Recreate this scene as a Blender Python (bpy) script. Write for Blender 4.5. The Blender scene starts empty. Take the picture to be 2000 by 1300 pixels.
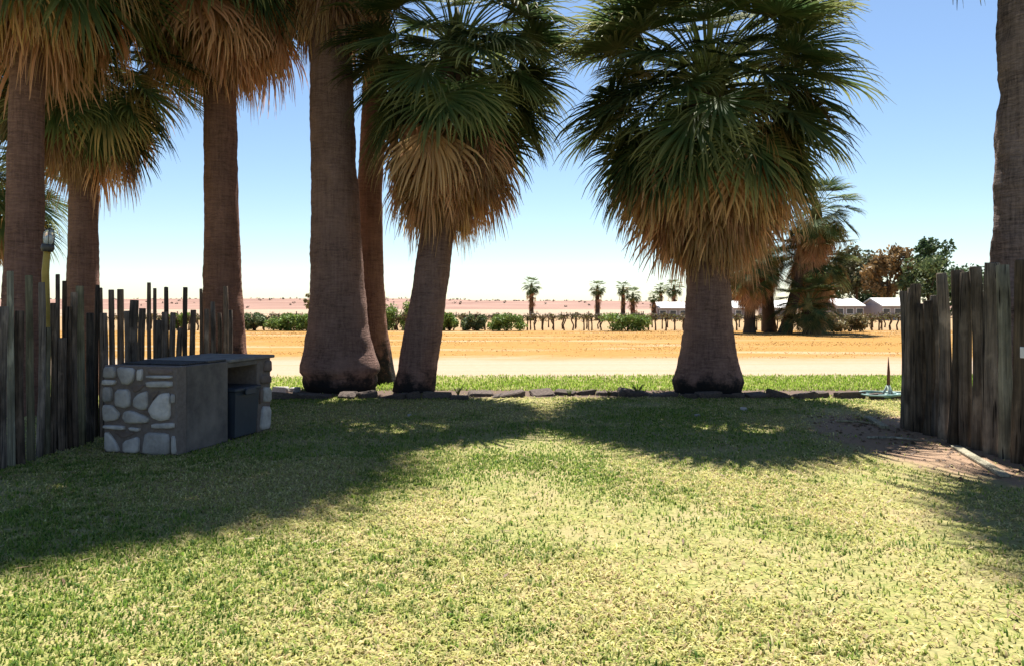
import bpy, math, random
import numpy as np
from mathutils import Vector, Matrix
R = math.radians
rng = random.Random(7)
nr = np.random.default_rng(11)
scene = bpy.context.scene
C = scene.collection
# ------------------------------------------------------------------ camera, sky, sun, exposure
H, F, HOR = 1.6, 1450.0, 598.0
cd = bpy.data.cameras.new('camera'); cam = bpy.data.objects.new('camera', cd); C.objects.link(cam)
cam.location = (0, 0, H); cam.rotation_euler = (R(90), 0, 0)
cd.sensor_width = 36; cd.lens = 36 * F / 2000; cd.shift_y = -(650 - HOR) / 2000; cd.clip_start = 0.1; cd.clip_end = 6000
scene.camera = cam
SUN_EL, SUN_AZ = 60.0, 10.0
w = bpy.data.worlds.new('World'); scene.world = w; w.use_nodes = True
wn = w.node_tree; bg = wn.nodes['Background']
sky = wn.nodes.new('ShaderNodeTexSky'); sky.sky_type = 'NISHITA'; sky.sun_disc = False
sky.sun_elevation = R(SUN_EL); sky.sun_rotation = R(SUN_AZ)
sky.altitude = 0; sky.air_density = 1.0; sky.dust_density = 0.1; sky.ozone_density = 3.0
wn.links.new(sky.outputs[0], bg.inputs[0]); bg.inputs[1].default_value = 0.054
sd = bpy.data.lights.new('sun', 'SUN'); sun = bpy.data.objects.new('sun', sd); C.objects.link(sun)
sd.energy = 5.0; sd.angle = R(0.45); sd.color = (1.0, 0.95, 0.86)
sv = Vector((math.sin(R(SUN_AZ)) * math.cos(R(SUN_EL)), math.cos(R(SUN_AZ)) * math.cos(R(SUN_EL)), math.sin(R(SUN_EL))))
sun.rotation_euler = sv.to_track_quat('Z', 'Y').to_euler(); sun.location = (8, 30, 50)
vs = scene.view_settings; vs.view_transform = 'Standard'; vs.look = 'None'; vs.gamma = 1; vs.exposure = 1.46

def gd(py): return H * F / (py - HOR)                 # ground distance seen at a pixel row
def gx(px, d): return (px - 1000) / F * d
def gz(py, d): return H - (py - HOR) / F * d

# ------------------------------------------------------------------ helpers
def tag(o, label=None, cat=None, group=None, kind=None):
    if label: o['label'] = label
    if cat: o['category'] = cat
    if group: o['group'] = group
    if kind: o['kind'] = kind
    return o
def link(o, parent=None):
    C.objects.link(o)
    if parent: o.parent = parent
    return o
def empty(name, loc, label, cat, group=None, rz=0):
    o = bpy.data.objects.new(name, None); o.location = loc; o.rotation_euler = (0, 0, rz); o.empty_display_size = 0.2
    return tag(link(o), label, cat, group)
def mesh(name, verts, faces, mat=None, smooth=True):
    m = bpy.data.meshes.new(name); m.from_pydata([tuple(v) for v in verts], [], faces)
    if mat: m.materials.append(mat)
    if smooth: m.polygons.foreach_set('use_smooth', [True] * len(m.polygons))
    m.update(); return m
def ob(name, me, parent=None, loc=(0, 0, 0), rot=(0, 0, 0), sc=None):
    o = bpy.data.objects.new(name, me); o.location = loc; o.rotation_euler = rot
    if sc: o.scale = sc if hasattr(sc, '__len__') else (sc,) * 3
    return link(o, parent)
def fast_mesh(name, V, Fq, mat, attrs=None, k=4):
    """V (n,3), Fq (m,k) arrays -> mesh; attrs: name -> per-vertex RGB array"""
    m = bpy.data.meshes.new(name); V = np.asarray(V, np.float32); Fq = np.asarray(Fq, np.int32)
    m.vertices.add(len(V)); m.vertices.foreach_set('co', V.ravel())
    m.loops.add(Fq.size); m.loops.foreach_set('vertex_index', Fq.ravel())
    m.polygons.add(len(Fq)); m.polygons.foreach_set('loop_start', np.arange(0, Fq.size, k, dtype=np.int32))
    m.update(calc_edges=True)
    for nme, a in (attrs or {}).items():
        at = m.attributes.new(nme, 'FLOAT_COLOR', 'POINT')
        at.data.foreach_set('color', np.hstack([a, np.ones((len(a), 1))]).astype(np.float32).ravel())
    m.materials.append(mat); return m
def lattice(seed, n=256):
    g = np.random.default_rng(seed).random((n, n))
    def f(x, y):
        xi = np.floor(x).astype(int); yi = np.floor(y).astype(int); fx = x - xi; fy = y - yi
        fx = fx * fx * (3 - 2 * fx); fy = fy * fy * (3 - 2 * fy)
        a = g[xi % n, yi % n]; b = g[(xi + 1) % n, yi % n]; c = g[xi % n, (yi + 1) % n]; d = g[(xi + 1) % n, (yi + 1) % n]
        return (a * (1 - fx) + b * fx) * (1 - fy) + (c * (1 - fx) + d * fx) * fy
    return f
def box_mesh(name, x0, x1, y0, y1, z0, z1, mat, bev=0.006):
    import bmesh
    bm = bmesh.new(); bmesh.ops.create_cube(bm, size=1)
    for v in bm.verts:
        v.co = Vector(((x0 + x1) / 2 + v.co.x * (x1 - x0), (y0 + y1) / 2 + v.co.y * (y1 - y0), (z0 + z1) / 2 + v.co.z * (z1 - z0)))
    if bev: bmesh.ops.bevel(bm, geom=bm.edges[:], offset=bev, segments=1, affect='EDGES')
    m = bpy.data.meshes.new(name); bm.to_mesh(m); bm.free(); m.materials.append(mat); return m
def tube(pts, rad, n=8, cap=True):
    """tube through pts with radius per point; returns verts, faces"""
    V, Fs = [], []
    P = [Vector(p) for p in pts]
    for i, p in enumerate(P):
        t = (P[min(i + 1, len(P) - 1)] - P[max(i - 1, 0)]).normalized()
        a = t.cross(Vector((0, 0, 1)) if abs(t.z) < 0.9 else Vector((1, 0, 0))).normalized(); b = t.cross(a)
        r = rad[i] if hasattr(rad, '__len__') else rad
        for k in range(n):
            an = 2 * math.pi * k / n; V.append(p + a * (r * math.cos(an)) + b * (r * math.sin(an)))
    for i in range(len(P) - 1):
        for k in range(n):
            k2 = (k + 1) % n; Fs.append((i * n + k, i * n + k2, (i + 1) * n + k2, (i + 1) * n + k))
    if cap:
        Fs.append(tuple(range(n - 1, -1, -1))); Fs.append(tuple((len(P) - 1) * n + k for k in range(n)))
    return V, Fs
def joinvf(parts):
    V, Fs = [], []
    for v, f in parts:
        o = len(V); V += list(v); Fs += [tuple(i + o for i in q) for q in f]
    return V, Fs

# ------------------------------------------------------------------ materials
class NT:
    def __init__(s, name, rough=0.8, spec=0.3):
        s.m = bpy.data.materials.new(name); s.m.use_nodes = True; s.t = s.m.node_tree
        s.p = s.t.nodes['Principled BSDF']; s.p.inputs['Roughness'].default_value = rough
        s.p.inputs['Specular IOR Level'].default_value = spec; s.out = s.t.nodes['Material Output']
    def n(s, ty, **kw):
        x = s.t.nodes.new(ty)
        for k, v in kw.items(): setattr(x, k, v)
        return x
    def l(s, a, b): s.t.links.new(a, b)
    def set(s, sock, v):
        if hasattr(v, 'is_linked') or hasattr(v, 'links'): s.l(v, sock)
        elif hasattr(v, '__len__'): sock.default_value = tuple(v) + ((1,) if len(v) == 3 and len(sock.default_value) == 4 else ())
        else: sock.default_value = v
    def coord(s, kind='Object', scale=(1, 1, 1)):
        tc = s.n('ShaderNodeTexCoord'); mp = s.n('ShaderNodeMapping'); mp.inputs['Scale'].default_value = scale
        s.l(tc.outputs[kind], mp.inputs[0]); return mp.outputs[0]
    def pos(s, scale=(1, 1, 1)):
        g = s.n('ShaderNodeNewGeometry'); mp = s.n('ShaderNodeMapping'); mp.inputs['Scale'].default_value = scale
        s.l(g.outputs['Position'], mp.inputs[0]); return mp.outputs[0]
    def noise(s, vec, scale, detail=4, rough=0.55, dist=0):
        x = s.n('ShaderNodeTexNoise'); s.l(vec, x.inputs['Vector']); x.inputs['Scale'].default_value = scale
        x.inputs['Detail'].default_value = detail; x.inputs['Roughness'].default_value = rough; x.inputs['Distortion'].default_value = dist
        return x.outputs['Fac']
    def ramp(s, fac, stops):
        x = s.n('ShaderNodeValToRGB'); s.set(x.inputs[0], fac); e = x.color_ramp.elements
        while len(e) < len(stops): e.new(0.5)
        for el, (p, c) in zip(e, stops):
            el.position = p; el.color = (c, c, c, 1) if not hasattr(c, '__len__') else tuple(c) + (1,)
        return x.outputs[0]
    def mix(s, fac, a, b, mode='MIX'):
        x = s.n('ShaderNodeMix', data_type='RGBA', blend_type=mode)
        s.set(x.inputs[0], fac); s.set(x.inputs[6], a); s.set(x.inputs[7], b); return x.outputs[2]
    def math(s, op, a, b=0.0, c=None):
        x = s.n('ShaderNodeMath', operation=op); s.set(x.inputs[0], a); s.set(x.inputs[1], b)
        if c is not None: s.set(x.inputs[2], c)
        return x.outputs[0]
    def step(s, v, a, b):
        x = s.n('ShaderNodeMapRange', interpolation_type='SMOOTHSTEP'); s.set(x.inputs[0], v)
        x.inputs[1].default_value = a; x.inputs[2].default_value = b; return x.outputs[0]
    def color(s, c): s.set(s.p.inputs['Base Color'], c)
    def bump(s, h, strength=0.5, dist=0.02):
        b = s.n('ShaderNodeBump'); b.inputs['Strength'].default_value = strength; b.inputs['Distance'].default_value = dist
        s.l(h, b.inputs['Height']); s.l(b.outputs[0], s.p.inputs['Normal'])
    def translucent(s, col, fac):
        t = s.n('ShaderNodeBsdfTranslucent'); s.set(t.inputs[0], col); mx = s.n('ShaderNodeMixShader'); mx.inputs[0].default_value = fac
        s.l(s.p.outputs[0], mx.inputs[1]); s.l(t.outputs[0], mx.inputs[2]); s.l(mx.outputs[0], s.out.inputs[0])
    def orand(s): return s.n('ShaderNodeObjectInfo').outputs['Random']

def m_ground():
    t = NT('ground', 0.95, 0.1); P = t.pos(); sep = t.n('ShaderNodeSeparateXYZ'); t.l(P, sep.inputs[0])
    big = t.noise(P, 0.35, 4); mid = t.noise(P, 2.2, 5); fine = t.noise(P, 28, 4, 0.7)
    wob = t.math('MULTIPLY_ADD', t.math('SUBTRACT', big, 0.5), 2.6, t.math('MULTIPLY', t.math('SUBTRACT', mid, 0.5), 1.4))
    y = t.math('ADD', sep.outputs[1], wob)
    lawn = t.mix(t.ramp(fine, [(0.35, 0), (0.65, 1)]), (0.11, 0.14, 0.035), (0.31, 0.28, 0.11))
    lawn = t.mix(t.ramp(mid, [(0.42, 0), (0.66, 0.75)]), lawn, (0.3, 0.24, 0.13))
    # bare earth by the right fence
    dx = t.math('DIVIDE', t.math('SUBTRACT', sep.outputs[0], 5.0), 1.2); dy = t.math('DIVIDE', t.math('SUBTRACT', sep.outputs[1], 8.7), 2.6)
    rr = t.math('ADD', t.math('MULTIPLY', dx, dx), t.math('MULTIPLY', dy, dy))
    rr = t.math('ADD', rr, t.math('MULTIPLY', t.math('SUBTRACT', mid, 0.5), 1.6))
    earth = t.mix(fine, (0.19, 0.125, 0.085), (0.33, 0.225, 0.15))
    lawn = t.mix(t.step(rr, 1.15, 0.55), lawn, earth)
    bed = t.mix(fine, (0.07, 0.05, 0.04), (0.15, 0.105, 0.08)); yb = t.math('ADD', t.math('ABSOLUTE', t.math('SUBTRACT', sep.outputs[1], 13.75)), t.math('MULTIPLY', t.math('SUBTRACT', mid, 0.5), 0.9))  # bare soil under the palms, its colour darkened to stand in for their shade
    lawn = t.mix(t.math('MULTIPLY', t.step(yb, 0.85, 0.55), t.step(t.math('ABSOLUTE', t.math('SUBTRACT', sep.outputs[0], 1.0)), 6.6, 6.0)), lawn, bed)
    sand = t.mix(t.noise(P, 5, 5, 0.7), (0.27, 0.19, 0.13), (0.37, 0.29, 0.215))
    trk = t.noise(t.pos((0.06, 1.6, 1)), 1.3, 3, 0.5); sand = t.mix(t.ramp(trk, [(0.5, 0), (0.7, 0.6)]), sand, (0.32, 0.2, 0.1))
    st = t.noise(t.pos((0.09, 0.45, 1)), 1.0, 4, 0.6, 0.4)
    dry = t.mix(t.ramp(t.noise(P, 3.5, 5, 0.7), [(0.3, 0), (0.7, 1)]), (0.24, 0.12, 0.028), (0.31, 0.178, 0.05))
    dry = t.mix(t.ramp(st, [(0.53, 0), (0.68, 0.8)]), dry, (0.36, 0.26, 0.165))
    soil = t.mix(t.noise(P, 1.2, 4), (0.24, 0.15, 0.07), (0.33, 0.23, 0.13))
    pale = t.mix(t.noise(t.pos((0.02, 0.08, 1)), 1, 4), (0.24, 0.165, 0.115), (0.36, 0.28, 0.2))
    red = t.mix(t.noise(t.pos((0.01, 0.03, 1)), 1, 4), (0.18, 0.1, 0.075), (0.25, 0.16, 0.12))
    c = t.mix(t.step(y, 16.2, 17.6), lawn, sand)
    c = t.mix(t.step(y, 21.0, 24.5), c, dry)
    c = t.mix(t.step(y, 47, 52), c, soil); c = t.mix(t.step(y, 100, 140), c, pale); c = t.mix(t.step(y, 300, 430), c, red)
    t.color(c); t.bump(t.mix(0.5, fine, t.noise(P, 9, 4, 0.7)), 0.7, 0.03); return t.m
def m_attr(name, rough=0.7, tr=0.25, spec=0.2):
    t = NT(name, rough, spec); a = t.n('ShaderNodeAttribute', attribute_name='col'); t.color(a.outputs[0])
    if tr: t.translucent(a.outputs[0], tr)
    return t.m
def m_trunk(name, lo, hi, charz=0.0, ring=1.0):
    t = NT(name, 0.95, 0.08); o = t.coord('Object'); sep = t.n('ShaderNodeSeparateXYZ'); t.l(o, sep.inputs[0])
    v = t.noise(t.coord('Object', (11, 11, 0.9)), 2.2, 6, 0.7, 0.4); h = t.noise(t.coord('Object', (2.6, 2.6, 26)), 1.3, 5, 0.65, 0.9); b = t.noise(o, 1.6, 4); fi = t.noise(o, 34, 4, 0.75)
    vo = t.n('ShaderNodeTexVoronoi', feature='DISTANCE_TO_EDGE'); t.l(t.coord('Object', (3.2, 3.2, 15)), vo.inputs['Vector']); vo.inputs['Scale'].default_value = 1.3
    crack = t.ramp(vo.outputs['Distance'], [(0.0, 0), (0.09, 1)])
    f = t.math('ADD', t.math('MULTIPLY', v, 0.42), t.math('MULTIPLY', h, 0.4 * ring)); f = t.math('ADD', f, t.math('MULTIPLY', fi, 0.18))
    c = t.mix(t.ramp(f, [(0.36, 0), (0.62, 1)]), lo, hi)
    c = t.mix(t.math('MULTIPLY_ADD', crack, -0.22, 0.22), c, tuple(x * 0.5 for x in lo))
    c = t.mix(t.ramp(b, [(0.45, 0), (0.75, 0.5)]), c, tuple(x * 1.3 for x in hi))
    if charz:
        zz = t.math('ADD', sep.outputs[2], t.math('MULTIPLY', t.math('SUBTRACT', t.noise(o, 3.5, 5, 0.7), 0.5), charz * 2.6))
        c = t.mix(t.step(zz, charz * 1.1, charz * 0.3), c, (0.022, 0.02, 0.02))
    t.color(c); t.bump(t.math('ADD', f, t.math('MULTIPLY', crack, 0.1)), 1.0, 0.05); return t.m
def m_frond(name, base, mid, tip, tr, p0=0.5, p1=0.95, hv=0.03):
    t = NT(name, 0.65, 0.12); a = t.n('ShaderNodeAttribute', attribute_name='col'); s = t.n('ShaderNodeSeparateColor'); t.l(a.outputs[0], s.inputs[0])
    r = t.orand(); tt = t.math('ADD', s.outputs[0], t.math('MULTIPLY', t.math('SUBTRACT', r, 0.5), 0.22))
    c = t.ramp(tt, [(0.0, base), (p0, mid), (p1, tip)])
    c = t.mix(t.math('MULTIPLY', s.outputs[1], 0.55), c, tuple(x * 0.45 for x in mid))
    k = t.n('ShaderNodeHueSaturation'); t.l(c, k.inputs['Color']); t.l(t.math('MULTIPLY_ADD', r, 0.9, 0.5), k.inputs['Value'])
    t.l(t.math('MULTIPLY_ADD', t.math('FRACT', t.math('MULTIPLY', r, 7.31)), hv, 0.5 - hv / 2), k.inputs['Hue'])
    t.color(k.outputs[0]); t.translucent(k.outputs[0], tr); return t.m
def m_wood(name, lo, hi):
    t = NT(name, 0.9, 0.12); r = t.orand(); off = t.n('ShaderNodeCombineXYZ'); t.l(t.math('MULTIPLY', r, 37.0), off.inputs[2])
    def vec(sc):
        a = t.n('ShaderNodeVectorMath', operation='ADD'); t.l(t.coord('Object', sc), a.inputs[0]); t.l(off.outputs[0], a.inputs[1]); return a.outputs[0]
    v = t.noise(vec((26, 26, 1.6)), 1.6, 6, 0.7, 0.3); b = t.noise(vec((3, 3, 3)), 1.6, 4); sp = t.noise(vec((30, 30, 0.7)), 1.3, 2)
    c = t.mix(t.ramp(v, [(0.34, 0), (0.66, 1)]), lo, hi); c = t.mix(t.ramp(b, [(0.48, 0), (0.7, 0.75)]), c, tuple(x * 0.5 for x in lo))
    c = t.mix(t.ramp(b, [(0.3, 0.7), (0.42, 0)]), c, tuple(x * 1.5 for x in hi))
    c = t.mix(t.ramp(sp, [(0.62, 0), (0.67, 1)]), c, (0.012, 0.01, 0.009))
    k = t.n('ShaderNodeHueSaturation'); t.l(c, k.inputs['Color']); t.l(t.math('MULTIPLY_ADD', r, 1.2, 0.5), k.inputs['Value'])
    t.l(t.math('MULTIPLY_ADD', t.math('FRACT', t.math('MULTIPLY', r, 5.7)), 0.7, 0.6), k.inputs['Saturation']); t.color(k.outputs[0]); t.bump(t.math('SUBTRACT', v, sp), 0.9, 0.015); return t.m
def m_noise(name, lo, hi, scale=8, rough=0.85, bump=0.4, dist=0.01, var=0.0, spec=0.2):
    t = NT(name, rough, spec); o = t.coord('Object'); f = t.noise(o, scale, 5, 0.65); c = t.mix(t.ramp(f, [(0.3, 0), (0.7, 1)]), lo, hi)
    if var:
        k = t.n('ShaderNodeHueSaturation'); t.l(c, k.inputs['Color']); t.l(t.math('MULTIPLY_ADD', t.orand(), var, 1 - var / 2), k.inputs['Value']); c = k.outputs[0]
    t.color(c)
    if bump: t.bump(t.noise(o, scale * 3, 4, 0.7), bump, dist)
    return t.m
M = dict(
    ground=m_ground(), grass=m_attr('grass', 0.6, 0.46), leaves=m_attr('leaves', 0.6, 0.25), 
    trunk=m_trunk('palm_trunk', (0.085, 0.047, 0.038), (0.27, 0.15, 0.115)),
    trunk_char=m_trunk('palm_trunk_charred', (0.085, 0.052, 0.045), (0.265, 0.165, 0.135), 0.42),
    trunk_char2=m_trunk('palm_trunk_scorched', (0.085, 0.046, 0.036), (0.27, 0.14, 0.1), 0.95),
    trunk_rough=m_trunk('palm_trunk_rough', (0.02, 0.017, 0.018), (0.28, 0.21, 0.19), 0, 1.0),
    trunk_dark=m_trunk('palm_trunk_far', (0.04, 0.03, 0.024), (0.1, 0.07, 0.05)),
    frond=m_frond('palm_frond', (0.18, 0.21, 0.08), (0.07, 0.125, 0.045), (0.26, 0.25, 0.09), 0.36, 0.45, 1.0),
    frond_yellow=m_frond('palm_frond_ageing', (0.18, 0.19, 0.07), (0.1, 0.125, 0.045), (0.46, 0.3, 0.12), 0.35, 0.4, 0.8),
    frond_dry=m_frond('palm_frond_dry', (0.34, 0.155, 0.075), (0.53, 0.295, 0.15), (0.62, 0.4, 0.22), 0.45, 0.4, 0.95, 0.04),
    wood_dark=m_wood('pole_dark', (0.045, 0.034, 0.028), (0.19, 0.14, 0.108)),
    wood_pale=m_wood('pole_pale', (0.12, 0.11, 0.08), (0.3, 0.275, 0.2)),
    wood_right=m_wood('pole_brown', (0.045, 0.037, 0.031), (0.19, 0.15, 0.115)),
    bark=m_noise('bark', (0.05, 0.035, 0.025), (0.13, 0.09, 0.06), 6),
    stone=m_noise('pale_stone', (0.27, 0.25, 0.24), (0.52, 0.485, 0.46), 7, 0.9, 0.6, 0.02, var=0.5),
    stone_brown=m_noise('brown_stone', (0.13, 0.095, 0.085), (0.2, 0.155, 0.135), 9, var=0.3),
    rock=m_noise('edging_rock', (0.06, 0.047, 0.042), (0.16, 0.125, 0.105), 5, 0.95, 0.8, 0.03, var=0.5),
    mortar=m_noise('mortar', (0.125, 0.1, 0.09), (0.2, 0.165, 0.15), 20),
    plaster=m_noise('grey_plaster', (0.075, 0.066, 0.064), (0.2, 0.172, 0.155), 2.6, 0.9, 0.4),
    concrete=m_noise('concrete', (0.11, 0.102, 0.1), (0.22, 0.205, 0.195), 5, 0.9, 0.3),
    soot=m_noise('soot', (0.018, 0.018, 0.02), (0.05, 0.046, 0.045), 7),
    steel=m_noise('black_steel', (0.02, 0.02, 0.024), (0.06, 0.055, 0.055), 14, 0.55, 0.2, spec=0.5),
    bin=m_noise('dark_plastic', (0.022, 0.03, 0.046), (0.035, 0.045, 0.062), 5, 0.5, 0.1, spec=0.4),
    yellow=m_noise('yellow_paint', (0.3, 0.21, 0.045), (0.42, 0.3, 0.08), 9, 0.6),
    white=m_noise('white_paint', (0.74, 0.75, 0.78), (0.82, 0.83, 0.84), 3, 0.6, 0.05),
    roof=m_noise('white_roof', (0.6, 0.59, 0.58), (0.7, 0.69, 0.68), 0.6, 0.6, 0.1),
    wall=m_noise('grey_wall', (0.3, 0.27, 0.29), (0.38, 0.35, 0.36), 0.8, 0.9, 0.1),
    pane=m_noise('dark_pane', (0.03, 0.035, 0.045), (0.06, 0.065, 0.08), 1, 0.2, 0, spec=0.5),
    hose=m_noise('teal_hose', (0.05, 0.16, 0.15), (0.3, 0.42, 0.4), 9, 0.5, 0.1),
    rust=m_noise('rust', (0.1, 0.045, 0.03), (0.2, 0.09, 0.055), 14),
    verdigris=m_noise('pale_green_paint', (0.3, 0.4, 0.35), (0.5, 0.56, 0.5), 14),
    hill=m_noise('red_hill', (0.17, 0.09, 0.068), (0.27, 0.165, 0.125), 0.012, 0.95, 0.1, 0.5),
)
g = NT('lamp_glass', 0.08, 0.5); g.color((0.85, 0.88, 0.9)); g.p.inputs['Transmission Weight'].default_value = 0.75; M['glass'] = g.m

# ------------------------------------------------------------------ ground, hill
ys = [-12, 0, 6, 12, 18, 26, 40, 60, 100, 200, 400, 800, 1600, 4500]; xs = [-4000, -800, -200, -60, -20, 0, 20, 60, 200, 800, 4000]
gv = [(x, y, 0) for y in ys for x in xs]; nx = len(xs)
tag(ob('ground', mesh('ground', gv, [(j * nx + i, j * nx + i + 1, (j + 1) * nx + i + 1, (j + 1) * nx + i) for j in range(len(ys) - 1) for i in range(nx - 1)], M['ground'], False)), kind='structure')
L1 = lattice(3)
hx = np.linspace(-1500, 1500, 121); hy = np.linspace(420, 1500, 28); HX, HY = np.meshgrid(hx, hy)
prof = np.clip((HY - 420) / 560, 0, 1); prof = prof * prof * (3 - 2 * prof)
amp = 10.5 - 4.5 / (1 + np.exp(-(HX - 120) / 70.)) + 1.6 * (L1(HX / 130 + 40, HY / 200 + 7) - 0.5) * 2 + 0.7 * (L1(HX / 30 + 11, HY / 60) - 0.5)
HZ = prof * amp - 0.15; n1 = len(hx)
def hill_z(x, y):
    i = int(np.argmin(abs(hx - x))); j = int(np.argmin(abs(hy - y))); return float(HZ[j, i])
hV = np.stack([HX, HY, HZ], -1).reshape(-1, 3)
hF = [(j * n1 + i, j * n1 + i + 1, (j + 1) * n1 + i + 1, (j + 1) * n1 + i) for j in range(len(hy) - 1) for i in range(n1 - 1)]
ho = tag(ob('hill', fast_mesh('hill', hV, hF, M['hill'])), kind='structure')

# ------------------------------------------------------------------ foliage masses
def leaf_quads(cen, rad, n, size, cols, r, shell=0.55, flat=1.0):
    """n leaf quads scattered through ellipsoid; returns V, F, colour"""
    d = r.normal(size=(n, 3)); d /= np.linalg.norm(d, axis=1)[:, None]
    q = r.random(n) ** 0.5; q = shell * np.maximum(q, 0.3) + (1 - shell) * q
    p = np.array(cen) + d * q[:, None] * np.array(rad)
    a = r.normal(size=(n, 3)); a[:, 2] *= flat; a /= np.linalg.norm(a, axis=1)[:, None]
    b = np.cross(a, r.normal(size=(n, 3))); b /= np.linalg.norm(b, axis=1)[:, None]
    s = size * (0.6 + 0.8 * r.random(n))[:, None]
    V = np.stack([p - a * s, p + b * s * 0.55, p + a * s, p - b * s * 0.55], 1).reshape(-1, 3)
    Fq = np.arange(4 * n).reshape(-1, 4)
    c = np.array(cols)[r.integers(0, len(cols), n)] * (0.7 + 0.6 * r.random((n, 1)))
    return V, Fq, np.repeat(c, 4, 0)
def foliage(name, blobs, per, size, cols, seed, parent=None, loc=(0, 0, 0)):
    r = np.random.default_rng(seed); Vs, Fs, Cs = [], [], []; o = 0
    for c, rad in blobs:
        V, Fq, cc = leaf_quads(c, rad, per, size, cols, r); Vs.append(V); Fs.append(Fq + o); Cs.append(cc); o += len(V)
    return ob(name, fast_mesh(name, np.vstack(Vs), np.vstack(Fs), M['leaves'], {'col': np.vstack(Cs)}), parent, loc)
def rand_blobs(n, w_, h0, h1, r, br):
    out = []
    for i in range(n):
        a = r.uniform(0, 6.28); q = math.sqrt(r.random()); z = h0 + (h1 - h0) * r.random(); k = 1 - 0.5 * abs((z - h0) / (h1 - h0) - 0.4)
        out.append(((w_ * q * k * math.cos(a), w_ * q * k * math.sin(a), z), tuple(br * r.uniform(0.7, 1.25) for _ in range(3))))
    return out
# scrub on the ridge
r_ = np.random.default_rng(5); bl = []
for i in range(520):
    x = r_.uniform(-900, 900); y = 480 + 520 * r_.random() ** 0.5; s = r_.uniform(0.5, 1.6)
    bl.append(((x, y, hill_z(x, y) + s * 0.5), (s * 1.5, s, s)))
tag(foliage('hill_scrub', bl, 14, 0.7, [(0.07, 0.065, 0.05), (0.1, 0.085, 0.06)], 6), 'dark scattered scrub along the distant red ridge', 'scrub', kind='stuff')

# ------------------------------------------------------------------ palms
def frond_mesh(name, e0, pet, blade, nseg, spread, droop0, k, sag, mat, seed, dead=False):
    r = random.Random(seed); parts = []; T = []
    pts = []; p = Vector((0, 0, 0)); e = e0; n = 5
    for i in range(n + 1):
        pts.append(p.copy()); p = p + Vector((math.cos(R(e)), 0, math.sin(R(e)))) * (pet / n); e -= sag / n
    pv, pf = tube(pts, [0.028 - 0.016 * i / n for i in range(n + 1)], 4, False); V = list(pv); Fs = list(pf); T = [(0.0, 0, 0)] * len(pv)
    d = Vector((math.cos(R(e)), 0, math.sin(R(e)))); nn = Vector((-math.sin(R(e)), 0, math.cos(R(e)))); lat = Vector((0, 1, 0)); tip = pts[-1]
    da = 2 * spread / nseg; steps = 6
    for s in range(nseg):
        a = R(-spread + da * (s + 0.5)) ; L = blade * (0.72 + 0.28 * math.cos(a * 0.75)) * r.uniform(0.86, 1.1)
        dr = d * math.cos(a) + lat * math.sin(a) + nn * (0.18 * abs(math.sin(a)) - 0.03 + r.uniform(-.05, .05))
        dr.normalize(); q = tip.copy(); base = len(V); tw = r.uniform(-0.5, 0.5); dd = droop0 * r.uniform(0.75, 1.3); kk = k * r.uniform(0.7, 1.4)
        wmax = L * 0.42 * R(da) * (0.6 if not dead else 0.42)
        for i in range(steps + 1):
            t = i / steps
            side = dr.cross(nn)
            if side.length < 0.05: side = lat.copy()
            side.normalize(); up = side.cross(dr); side = side * math.cos(tw * t) + up * math.sin(tw * t)
            wd = wmax * (t / 0.42 if t < 0.42 else max(0.02, 1 - (t - 0.42) / 0.58) ** 0.8) + 0.002
            V += [q - side * wd, q - up * wd * 0.55, q + side * wd]; shade = r.random() if i == 0 else shade
            T += [(t * 0.95 + 0.05, shade, 0)] * 3
            q = q + dr * (L / steps)
            g_ = kk * max(0.0, (t - dd) / (1 - dd)) if dd < 1 else 0
            j_ = .17 if dead else .06; dr = (dr + Vector((r.uniform(-j_, j_), r.uniform(-j_, j_), -g_))).normalized()
        for i in range(steps):
            b0 = base + 3 * i; Fs += [(b0, b0 + 1, b0 + 4, b0 + 3), (b0 + 1, b0 + 2, b0 + 5, b0 + 4)]
    return fast_mesh(name, np.array([tuple(v) for v in V]), np.array(Fs), mat, {'col': np.array(T, float)})
GREEN = {}; YEL = {}
for e0 in (80, 62, 46, 32, 18, 4, -10, -26, -44):
    GREEN[e0] = [frond_mesh('frond', e0, 1.5, 1.3, 46, 118, 0.3, 0.85 if e0 < 40 else 0.6, 30, M['frond'], e0 * 10 + s) for s in range(4)]
for e0 in (18, 4, -10, -26, -44):
    YEL[e0] = [frond_mesh('frond', e0, 1.25, 1.35, 44, 105, 0.2, 1.05, 34, M['frond_yellow'], e0 * 10 + s + 5) for s in range(3)]
DRY = {e0: [frond_mesh('dry_frond', e0, p_, 1.15, 30, 40, 0.0, 1.5, 80 + e0 * 0.8, M['frond_dry'], e0 * 7 + s, True) for s in range(3)] +
       [frond_mesh('dry_frond', e0, p_, 1.2, 24, 58, 0.3, 1.3, 62 + e0 * 0.6, M['frond_dry'], e0 * 9 + s, False) for s in range(3)]
       for e0, p_ in ((-8, 0.95), (-28, 0.85), (-48, 0.7), (-66, 0.55), (-80, 0.45))}
def near(dct, e): return dct[min(dct, key=lambda k: abs(k - e))]
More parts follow.
